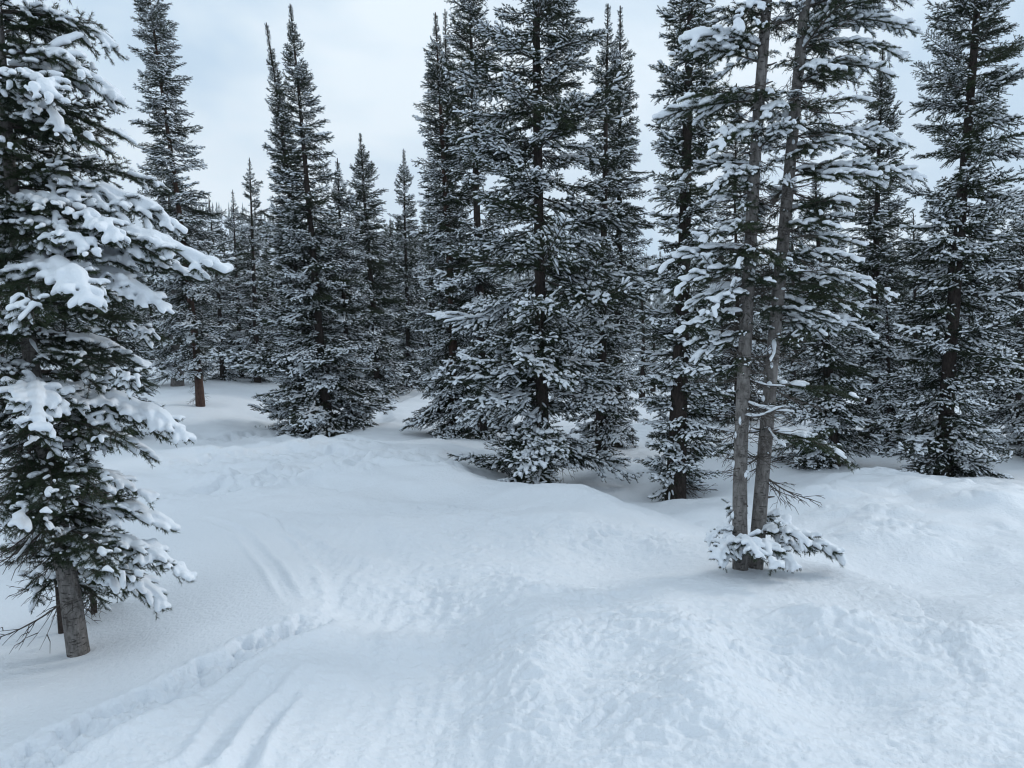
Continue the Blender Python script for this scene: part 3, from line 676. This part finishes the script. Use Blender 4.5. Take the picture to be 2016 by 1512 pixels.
# -- 4 trees left of it
t = Tree('spruce_tree', 'tall dark tree left of the middle one, slightly thinner spire on the left', 17.6, [(897,860),(890,600),(872,300),(857,25)], .13, M_BARK_RED, 41)
t.crown([(845,95,70),(760,95,70),(650,82,60),(450,60,55),(300,45,45),(200,50,40),(100,22,20),(30,5,5)], 'mid', 1.25, zsnow=snow_mix(.95,.2), pit=(38,-6,-28))
t = Tree('spruce_tree', 'taller dark tree close behind the middle one, its top above the picture', 17.0, [(948,862),(945,600),(935,300),(925,0),(922,-90)], .14, M_BARK_DARK, 42)
t.crown([(850,70,70),(700,75,75),(500,75,70),(300,70,70),(150,62,60),(0,40,40),(-85,6,6)], 'mid', 1.3, zsnow=snow_mix(.8,.1), pit=(38,-6,-28))
t = Tree('spruce_tree', 'thin dark spire between two tall trees left of the middle one', 18.4, [(890,850),(884,500),(876,18)], .08, M_BARK_DARK, 43)
t.crown([(800,50,50),(500,40,40),(200,24,24),(25,5,5)], 'light', 1.0, zsnow=snow_mix(.6,.1))
# -- 5 trees right of the middle one
t = Tree('spruce_tree', 'tall tree right of the middle one, the left of its two spires', 14.6, [(1182,905),(1186,600),(1192,300),(1197,8)], .12, M_BARK_DARK, 51)
t.crown([(870,60,60),(750,70,70),(550,70,70),(350,55,50),(200,40,40),(80,18,18),(12,4,4)], 'mid', 1.15, zsnow=snow_mix(.95,.3))
t = Tree('spruce_tree', 'tall tree right of the middle one, the right of its two spires', 15.8, [(1215,868),(1218,600),(1220,300),(1221,12)], .12, M_BARK_DARK, 52)
t.crown([(850,50,45),(750,55,50),(600,55,52),(400,55,48),(250,40,40),(120,24,26),(20,4,4)], 'mid', 1.25, zsnow=snow_mix(.95,.2), pit=(35,-8,-30))
# -- 6 the dark tree left of the pair
t = Tree('spruce_tree', 'dark tree with thick black trunk just left of the grey pair', 11.0, [(1329,974),(1336,800),(1345,560),(1352,300),(1360,0),(1364,-200)], .15, M_BARK_DARK, 61, r1=.02, well=(.5,.08))
t.crown([(950,45,85),(880,60,90),(800,70,90),(650,75,85),(550,75,80),(450,65,75),(300,60,70),(150,60,65),(0,45,50),(-190,6,6)], 'mid', 1.35, zsnow=snow_mix(.95,.35), pit=(10,2,-12))
t.dead(965, 860, 16, (.25, .55), None, -15)
t = Tree('spruce_tree', 'slim brownish tree seen between the dark tree and the grey pair', 19, [(1450,880),(1452,600),(1447,400),(1450,165)], .08, M_BARK_DARK, 62)
VN = VAR['norm']; VAR['brown'] = []
for v in VN:
    me = v['mesh'].copy(); me.materials[1] = M_NEEDLE_BROWN; VAR['brown'].append(dict(L=v['L'], mesh=me, snow=v['snow']))
t.crown([(860,80,80),(700,80,80),(550,55,50),(400,36,34),(250,26,26),(170,5,5)], 'light', 1.2, 'brown', zsnow=snow_mix(.5,.05))
# -- 7 right side
t = Tree('spruce_tree', 'narrow dark spire right of the grey pair', 15.5, [(1712,915),(1722,600),(1730,300),(1739,80)], .12, M_BARK_DARK, 71)
t.crown([(880,80,70),(750,85,75),(600,80,70),(450,62,58),(330,48,48),(220,34,32),(150,20,20),(85,4,4)], 'mid', 1.8, zsnow=snow_mix(.7,.1), pit=(45,0,-22))
t = Tree('spruce_tree', 'shorter dense dark tree close behind the right grey trunk', 12.6, [(1645,932),(1632,750),(1615,550),(1604,330)], .12, M_BARK_DARK, 72)
t.crown([(915,100,75),(850,105,85),(750,100,90),(600,85,85),(480,55,60),(340,6,6)], 'mid', 1.35, zsnow=snow_mix(.75,.5), pit=(30,-8,-26))
t = Tree('spruce_tree', 'big dark tree with spreading skirt at the right, leaning right, top above the picture', 11.9, [(1856,946),(1866,750),(1885,500),(1905,260),(1925,0),(1945,-300),(1955,-480)], .125, M_BARK_DARK, 73)
t.crown([(925,110,125),(870,115,120),(780,110,125),(650,110,130),(500,105,130),(380,105,120),(250,100,105),(130,90,90),(0,70,80),(-250,45,45),(-460,6,6)], 'mid', 1.9, cap=295, zsnow=snow_mix(.85,.25), pit=(30,6,-22), k=.066)
t = Tree('young_spruce_tree', 'small snowy tree between the narrow spire and the big right tree', 14.2, [(1752,898),(1750,780),(1745,560)], .06, M_BARK_DARK, 74)
t.crown([(880,55,40),(800,60,50),(700,45,40),(575,5,5)], 'mid', 1.2, pit=(30,-12,-28))
t = Tree('spruce_tree', 'dark tree cut by the right edge behind the big right tree', 15.5, [(2000,900),(2006,700),(2014,380)], .11, M_BARK_DARK, 75)
t.crown([(885,75,70),(780,75,70),(600,60,60),(480,38,38),(390,5,5)], 'mid', 1.3, zsnow=snow_mix(.9,.6))
t = Tree('spruce_tree', 'tree top and side at the right margin, higher and nearer than the one behind', 13.5, [(2090,930),(2095,600),(2105,250),(2110,50)], .12, M_BARK_DARK, 76)
t.crown([(900,110,100),(700,105,100),(450,90,90),(250,60,60),(60,5,5)], 'mid', 1.1, zsnow=snow_mix(.9,.4))
# -- 8 the left clump
t = Tree('spruce_tree', 'tallest tree of the left clump, skirt sweeping down to the snow', 18.2, [(652,866),(632,700),(612,450),(590,200),(571,8)], .14, M_BARK_DARK, 81)
t.crown([(850,110,110),(790,112,120),(700,95,115),(600,75,95),(450,68,75),(330,52,55),(220,38,42),(130,24,28),(60,14,14),(15,4,4)], 'mid', 1.4, zsnow=snow_mix(.9,.3), pit=(40,-6,-32))
t = Tree('spruce_tree', 'thin spire on the left of the left clump with long snowy limbs low down', 18.6, [(600,860),(592,700),(572,400),(548,200),(524,45)], .11, M_BARK_DARK, 82)
t.crown([(840,80,70),(760,90,70),(690,135,60),(600,100,50),(480,60,40),(350,34,30),(250,22,22),(120,12,14),(50,4,4)], 'mid', 1.3, zsnow=snow_mix(.95,.4), pit=(40,0,-18))
t = Tree('spruce_tree', 'very thin spire with few twigs between the two tops of the left clump', 18.9, [(610,855),(590,600),(565,350),(546,135)], .08, M_BARK_DARK, 83)
t.crown([(700,40,40),(500,32,32),(350,24,24),(145,4,4)], 'light', .9, zsnow=snow_mix(.8,.4))
t = Tree('spruce_tree', 'low snowy tree on the right flank of the left clump', 18.8, [(690,858),(684,700),(672,500),(664,312)], .09, M_BARK_DARK, 84)
t.crown([(840,60,60),(700,60,55),(560,50,55),(450,34,42),(390,22,30),(320,4,4)], 'mid', 1.3, zsnow=snow_mix(1,.9))
t = Tree('spruce_tree', 'single dark spire right of the left clump', 25, [(748,784),(738,650),(722,450),(709,262)], .15, M_BARK_DARK, 85)
t.crown([(775,52,52),(650,56,54),(520,46,46),(420,34,34),(340,20,22),(265,4,4)], 'light', 2.4, grow=1.3, zsnow=snow_mix(.5,.05), pit=(40,-8,-30), k=.085)
t = Tree('spruce_tree', 'sparse thin spire left of the tall dark trees', 27, [(806,770),(802,600),(797,450),(795,293)], .11, M_BARK_DARK, 86)
t.crown([(760,48,48),(600,46,46),(480,30,32),(360,16,16),(298,3,3)], 'mid', 2.0, grow=1.2, zsnow=snow_mix(.9,.4), k=.09)
# -- 9 far left
t = Tree('spruce_tree', 'tall tree with leaning red brown trunk bare at the bottom, behind the near left tree', 20.3, [(396,795),(388,700),(376,600),(348,380),(322,200),(295,0),(285,-90)], .115, M_BARK_RED, 91, well=(.5,.06))
t.crown([(740,25,22),(700,45,40),(640,70,55),(560,95,65),(450,90,75),(380,70,55),(300,55,55),(200,52,48),(100,40,40),(0,30,34),(-85,4,4)], 'mid', 1.25, zsnow=snow_mix(.95,.55), pit=(25,-6,-24))
t.dead(785, 640, 18, (.3, .6), None, -50)
t = Tree('spruce_tree', 'snowy tree left of the red brown trunk with a short thick grey foot', 24, [(350,754),(346,650),(338,500),(330,330)], .2, M_BARK_GREY, 92)
t.crown([(730,60,40),(640,80,60),(500,60,55),(345,5,5)], 'mid', 1.3, zsnow=snow_mix(1,.8), k=.085)
t = Tree('spruce_tree', 'small pointed tree right of the red brown trunk', 26, [(440,752),(432,600),(411,386)], .1, M_BARK_DARK, 93)
t.crown([(740,50,45),(600,45,42),(480,28,28),(392,4,4)], 'mid', 1.3, zsnow=snow_mix(.95,.7), k=.09)
t = Tree('spruce_tree', 'left of two pointed trees in the gap before the left clump', 27, [(476,752),(468,600),(458,374)], .1, M_BARK_DARK, 94)
t.crown([(740,46,40),(600,40,38),(480,26,26),(380,4,4)], 'mid', 1.3, zsnow=snow_mix(.95,.5), k=.09)
t = Tree('spruce_tree', 'right and taller of two pointed trees in the gap before the left clump', 26, [(508,754),(500,550),(491,311)], .12, M_BARK_DARK, 95)
t.crown([(740,46,46),(600,44,44),(480,34,34),(380,20,22),(316,4,4)], 'mid', 1.3, zsnow=snow_mix(.9,.4), k=.09)
t = Tree('spruce_tree', 'pale snowy tree half hidden behind the near left tree', 16, [(230,860),(226,700),(215,500),(205,330)], .1, M_BARK_DARK, 96)
t.crown([(840,70,70),(700,80,70),(500,55,55),(345,5,5)], 'mid', 1.3, zsnow=snow_mix(1,.9))
for px, Y, b, top, w, sd, lab in (
    (1264, 24, 772, 555, 34, 101, 'small dark tree in the bright gap between the middle trees and the dark tree'),
    (1285, 27, 762, 600, 30, 102, 'low pale tree far back in the bright gap left of the dark tree'),
    (1400, 20, 850, 480, 55, 103, 'tree filling the space between the dark tree and the grey pair, far behind'),
    (1560, 21, 850, 400, 60, 104, 'tall tree well behind the right grey trunk'),
    (1800, 20, 880, 420, 60, 105, 'tree behind the left flank of the big right tree'),
    (1945, 19, 890, 430, 60, 106, 'tree behind the right flank of the big right tree'),
    (770, 31, 758, 430, 40, 107, 'pointed tree between the single dark spire and the sparse thin spire'),
    (845, 29, 762, 380, 44, 108, 'pointed tree close to the left side of the tall dark trees')):
    t = Tree('spruce_tree', lab, Y, [(px, b), (px + 3, (b + top) / 2), (px - 2, top)], .1, M_BARK_DARK, sd)
    t.crown([(b - 12, w, w), (b - 90, w, w), ((b + top) / 2, w * .75, w * .75), (top + 40, w * .3, w * .3), (top + 5, 4, 4)], 'mid', 1.6, zsnow=snow_mix(.8, .3), k=.085)
def bark_bits(T, cnt, stubs, zlo, zhi, seed):      # snow caught on the bark and short broken stubs
    rng = np.random.default_rng(seed); iv, iF = ico()
    for i in range(cnt + stubs):
        z = T.z_of(rng.uniform(min(zlo, zhi), max(zlo, zhi))); c = T.on(z); u = (z - T.zb) / (T.zt - T.zb); r = T.r0 * (1 - .6 * u)
        a = rng.uniform(math.pi * .9, math.pi * 2.1); n_ = np.array([math.cos(a), math.sin(a), 0])
        if i < cnt:
            q = iv * rng.uniform(.8, 1.2, (len(iv), 1)) * np.array([rng.uniform(.012, .024), rng.uniform(.010, .016), rng.uniform(.012, .034)])
            me = mesh_from('snow_clump', q, iF, mats=(M_SNOW,)); nm = 'snow_clump'; p = c + n_ * (r + .002)
        else:
            L_ = rng.uniform(.03, .09); V, F3, F4 = tubes([(np.array([[0, 0, 0], n_ * L_ * .5 + [0, 0, .004], n_ * L_ + [0, 0, rng.uniform(-.02, .02)]]), np.array([.010, .007, .004]))], 6)
            me = mesh_from('branch_stub', V, F3, F4, (M_TWIG,)); nm = 'branch_stub'; p = c + n_ * (r - .006)
        o = link(nm, me, T.e); o.location = Vector(p - T.org)
bark_bits(tl, 16, 14, 1060, 100, 1); bark_bits(tr, 16, 14, 1060, 100, 2)
print('trees', NB, 'branches', round(time.time() - T0, 1), 's')

# -- small saplings and a stake-like twig poking out of the snow
t = Tree('sapling', 'tiny sapling tip poking from the snow right of the middle tree', 15.6, [(1246,868),(1246,846)], .012, M_BARK_DARK, 97, r1=.005, sink=.05)
t.crown([(866,14,14),(848,5,5)], 'light', .9, lmin=.1)
t = Tree('sapling', 'tiny dark sapling beside the foot of the left clump', 17.6, [(716,866),(716,838)], .012, M_BARK_DARK, 98, r1=.005, sink=.05)
t.crown([(862,16,16),(842,5,5)], 'light', .9, lmin=.1)

# ---------------------------------------------------------------- forest behind
def far_mesh(seed, H, wid, snowf):
    """a whole conifer at range: trunk, crown of twig-sized blades, snow resting on them"""
    rng = np.random.default_rng(seed); FV, SV, SF = [], [], []
    nb = int(H * 24); az = 0
    iv = np.array([[-1,0,0],[-.4,-.45,.05],[.5,-.4,.05],[1,0,0],[.5,.4,.05],[-.4,.45,.05],[0,0,.55],[0,0,-.3]], float)
    iF = []
    for a in range(6): iF.append((a, (a+1) % 6, 6)); iF.append(((a+1) % 6, a, 7))
    iF = np.array(iF); cen, rot, sc = [], [], []
    for i in range(nb):
        f = (i + rng.uniform(0, 1)) / nb; z = H * (0.03 + .97 * f ** .92); az += 2.4 + rng.normal(0, .5)
        ln = wid * ((1 - f) ** .75) * rng.uniform(.6, 1.15) + .08; p = R((-26 + 62 * f ** 1.6) + rng.normal(0, 8))
        d = np.array([math.cos(az) * math.cos(p), math.sin(az) * math.cos(p), math.sin(p)]); sdv = np.array([-math.sin(az), math.cos(az), 0])
        nt = max(3, int(ln / .055))
        u = np.linspace(.08, 1, nt); 
        for k in range(nt):
            for sd in (-1, 1):
                c0 = np.array([0, 0, z]) + d * ln * u[k] + np.array([0, 0, .05 * ln * u[k] ** 2])
                l2 = (.30 * ln * (1 - u[k]) ** .7 + .07) * rng.uniform(.6, 1.2)
                dd = d * .7 + sdv * sd * .75 + np.array([0, 0, rng.normal(-.05, .25)]); dd /= np.linalg.norm(dd)
                w = np.cross(dd, rng.normal(size=3)); w /= np.linalg.norm(w) + 1e-9; w2 = np.cross(dd, w)
                for ww in (w, w2):
                    for s_ in (-1, 1):
                        FV.append([c0 - dd * .01, c0 + dd * l2 * .45 + ww * s_ * .024, c0 + dd * l2])
                if rng.random() < snowf * (1.1 - .35 * f):
                    cen.append(c0 + dd * l2 * .5 + [0, 0, .012]); rot.append(dd); sc.append((l2 * rng.uniform(.35, .6), rng.uniform(.022, .036)))
    FV = np.array(FV).reshape(-1, 3); FF = np.arange(len(FV)).reshape(-1, 3)
    crown = mesh_from('crown', FV, FF, mats=(M_NEEDLE,), smooth=False)
    cen = np.array(cen); X = np.array(rot); sc = np.array(sc); up = np.array([0, 0, 1.]); Yv = np.cross(up, X); Yv /= np.linalg.norm(Yv, axis=1)[:, None] + 1e-9; Zv = np.cross(X, Yv)
    V = cen[:, None] + X[:, None] * iv[None, :, 0:1] * sc[:, None, 0:1] + Yv[:, None] * iv[None, :, 1:2] * sc[:, None, 1:2] * 2.0 + Zv[:, None] * iv[None, :, 2:3] * sc[:, None, 1:2] * 1.6
    F = (iF[None] + (np.arange(len(cen)) * 8)[:, None, None]).reshape(-1, 3)
    snow = mesh_from('snow', V.reshape(-1, 3), F, mats=(M_SNOW,))
    k = 12; zz = np.linspace(-.6, H, k); V, F3, F4 = tubes([(np.stack([0 * zz, 0 * zz, zz], 1), np.linspace(.02 * H * .6 + .03, .01, k))], 8)
    trunk = mesh_from('trunk', V, F3, F4, (M_BARK_DARK,))
    return trunk, crown, snow
FAR = [far_mesh(200 + i, 7.0, w, s) for i, (w, s) in enumerate(((.95, .55), (.8, .38), (1.15, .6), (.7, .45), (.85, .5)))]
print('far meshes', round(time.time() - T0, 1), 's')
rf = random.Random(5)
def far_tree(x, y, h, label, group=None):
    tm, cm, sm_ = FAR[rf.randrange(len(FAR))]; s = h / 7.0
    e = bpy.data.objects.new('spruce_tree', None); COL.objects.link(e)
    z = float(base_z(x, y)); e.location = (x, y, z - .05); e.scale = (max(.75, s * rf.uniform(.85, 1.1)),) * 2 + (s,)
    e.rotation_euler = (rf.uniform(-.03, .03), rf.uniform(-.03, .03), rf.uniform(0, 6.28)); tag(e, label, 'tree', group)
    for nm, m in (('trunk', tm), ('crown', cm), ('snow', sm_)): link(nm, m, e)
    return e
# the forest wall behind, row by row; rows of the photograph say how high each top reaches
band = [(-150,420),(0,420),(200,400),(330,440),(430,480),(470,470),(560,450),(680,480),(740,470),(775,425),(830,440),(900,500),(1000,560),(1150,600),(1230,640),(1262,660),(1300,680),(1340,600),(1420,560),(1560,520),(1650,500),(1800,520),(1950,470),(2016,440),(2200,420)]
bx = [b[0] for b in band]; by = [b[1] for b in band]
def fgap(px): return 1240 < px < 1320
for row, (Y, step) in enumerate(((30, 46), (36, 38), (44, 32), (54, 27))):
    px = -160
    while px < 2180:
        px += step * rf.uniform(.6, 1.4)
        y = Y + rf.uniform(-2.5, 2.5); x = (px - 1008) / FPX * y
        pt = np.interp(px, bx, by) + rf.uniform(-20, 90) + (0 if row else 20)
        if row == 0 and rf.random() < .25: continue
        if fgap(px) and row < 2: continue
        z = float(base_z(x, y)); top = at(px, pt, y)[2]; h = top - z
        if h < 2.0: continue
        h = min(h, 14)
        pz = 1008 + x / y * FPX
        for lim, where in ((300, 'behind the near left tree'), (560, 'in the gap left of the left clump'), (700, 'right behind the left clump'), (860, 'around the single spire left of the middle'),
                           (1240, 'behind the tall trees in the middle'), (1440, 'behind the dark tree left of the grey pair'), (1760, 'behind the grey pair'), (9999, 'behind the big tree at the right')):
            if pz < lim: break
        far_tree(x, y, h, 'snow dusted conifer of the forest wall ' + where, 'forest wall conifers ' + where)
# the wooded hillside far behind: one mass of small trees
def far_forest():
    rng = np.random.default_rng(77); V, F3 = [], []; o = 0
    n_ = 9000
    X = rng.uniform(-420, 420, n_); Yv = rng.uniform(75, 640, n_)
    dens = gnoise(X / 60 + 9, Yv / 90, 31) + .5
    keep = (dens > 0) & (np.abs(X) < Yv * .85 + 30); X = X[keep]; Yv = Yv[keep]; Z = base_z(X, Yv)
    for x, y, z in zip(X, Yv, Z):
        h = rng.uniform(7, 15); w = h * rng.uniform(.09, .15); k = 7; nl = 5
        for l in range(nl):
            f = l / nl; zb = z + h * (.06 + .9 * f); zt = z + h * min(1, (.06 + .9 * f) + .30); r = w * (1 - f) ** .8 + .05
            a = rng.uniform(0, 6.28) + np.arange(k) / k * 6.283; rr = r * rng.uniform(.45, 1.2, k)
            ring = np.stack([x + rr * np.cos(a), y + rr * np.sin(a), zb + rng.uniform(-.04, .04, k) * h], 1)
            V.append(ring); V.append([[x, y, zt]]); 
            i = np.arange(k); F3.append(np.stack([o + i, o + (i + 1) % k, np.full(k, o + k)], 1)); o += k + 1
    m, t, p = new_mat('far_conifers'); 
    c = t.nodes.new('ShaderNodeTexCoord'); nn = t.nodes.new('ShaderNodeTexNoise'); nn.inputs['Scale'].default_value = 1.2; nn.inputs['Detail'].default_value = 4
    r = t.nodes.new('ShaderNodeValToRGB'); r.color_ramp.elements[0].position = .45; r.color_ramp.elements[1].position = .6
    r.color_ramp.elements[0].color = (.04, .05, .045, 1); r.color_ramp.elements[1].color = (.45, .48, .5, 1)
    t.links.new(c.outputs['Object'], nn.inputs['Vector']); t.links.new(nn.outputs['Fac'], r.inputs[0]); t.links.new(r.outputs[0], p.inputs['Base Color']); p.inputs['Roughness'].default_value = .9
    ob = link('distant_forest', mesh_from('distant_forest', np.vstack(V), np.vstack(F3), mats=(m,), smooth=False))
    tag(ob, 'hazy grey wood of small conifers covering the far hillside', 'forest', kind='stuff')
far_forest()
print('forest', round(time.time() - T0, 1), 's')

# ---------------------------------------------------------------- the snow surface
def build_ground():
    th1 = np.radians(np.linspace(-46, 46, 760)); th2 = np.radians(np.linspace(46, 314, 90))[1:-1]
    th = np.concatenate([th1, th2]); 
    r = np.concatenate([[0.3, .8, 1.4, 1.9], np.geomspace(2.3, 40, 820), np.geomspace(40, 760, 64)[1:]])
    TH, RR = np.meshgrid(th, r); X = RR * np.sin(TH); Y = RR * np.cos(TH)
    Z = ground_z(X, Y)
    nr, nt = X.shape; V = np.stack([X, Y, Z], -1).reshape(-1, 3)
    i = np.arange(nr - 1)[:, None] * nt + np.arange(nt); j = np.arange(nr - 1)[:, None] * nt + (np.arange(nt) + 1) % nt
    F4 = np.stack([i, i + nt, j + nt, j], -1).reshape(-1, 4)
    c = len(V); V = np.vstack([V, [[0, 0, float(base_z(0., 0.))]]])
    F3 = np.stack([np.full(nt, c), np.arange(nt), (np.arange(nt) + 1) % nt], 1)
    F4 = F4[:, ::-1]; F3 = F3[:, ::-1]
    me = mesh_from('snow_ground', V, F3, F4, (M_GROUND,))
    if me.polygons[len(F3)+5000].normal.z < 0: me.flip_normals()
    o = link('snow_ground', me); tag(o, 'rolling snow ground crossed by ski tracks', kind='structure')
build_ground()
print('ground', round(time.time() - T0, 1), 's')

# ---------------------------------------------------------------- air
HAZE = 0.00045
if HAZE:
    me = bpy.data.meshes.new('haze'); x0, x1, y0, y1, z0, z1 = -790, 790, -790, 790, -14, 190
    v = [(x, y, z) for x in (x0, x1) for y in (y0, y1) for z in (z0, z1)]
    f = [(0,1,3,2),(4,6,7,5),(0,4,5,1),(2,3,7,6),(0,2,6,4),(1,5,7,3)]
    me.from_pydata(v, [], f); me.update()
    m = bpy.data.materials.new('haze'); m.use_nodes = True; nt = m.node_tree; nt.nodes.clear()
    pv = nt.nodes.new('ShaderNodeVolumePrincipled'); pv.inputs['Color'].default_value = (.9, .94, 1, 1); pv.inputs['Density'].default_value = HAZE
    ou = nt.nodes.new('ShaderNodeOutputMaterial'); nt.links.new(pv.outputs[0], ou.inputs['Volume']); me.materials.append(m)
    o = link('haze', me); tag(o, 'thin pale winter haze in the air', kind='stuff')
print('done', round(time.time() - T0, 1), 's')
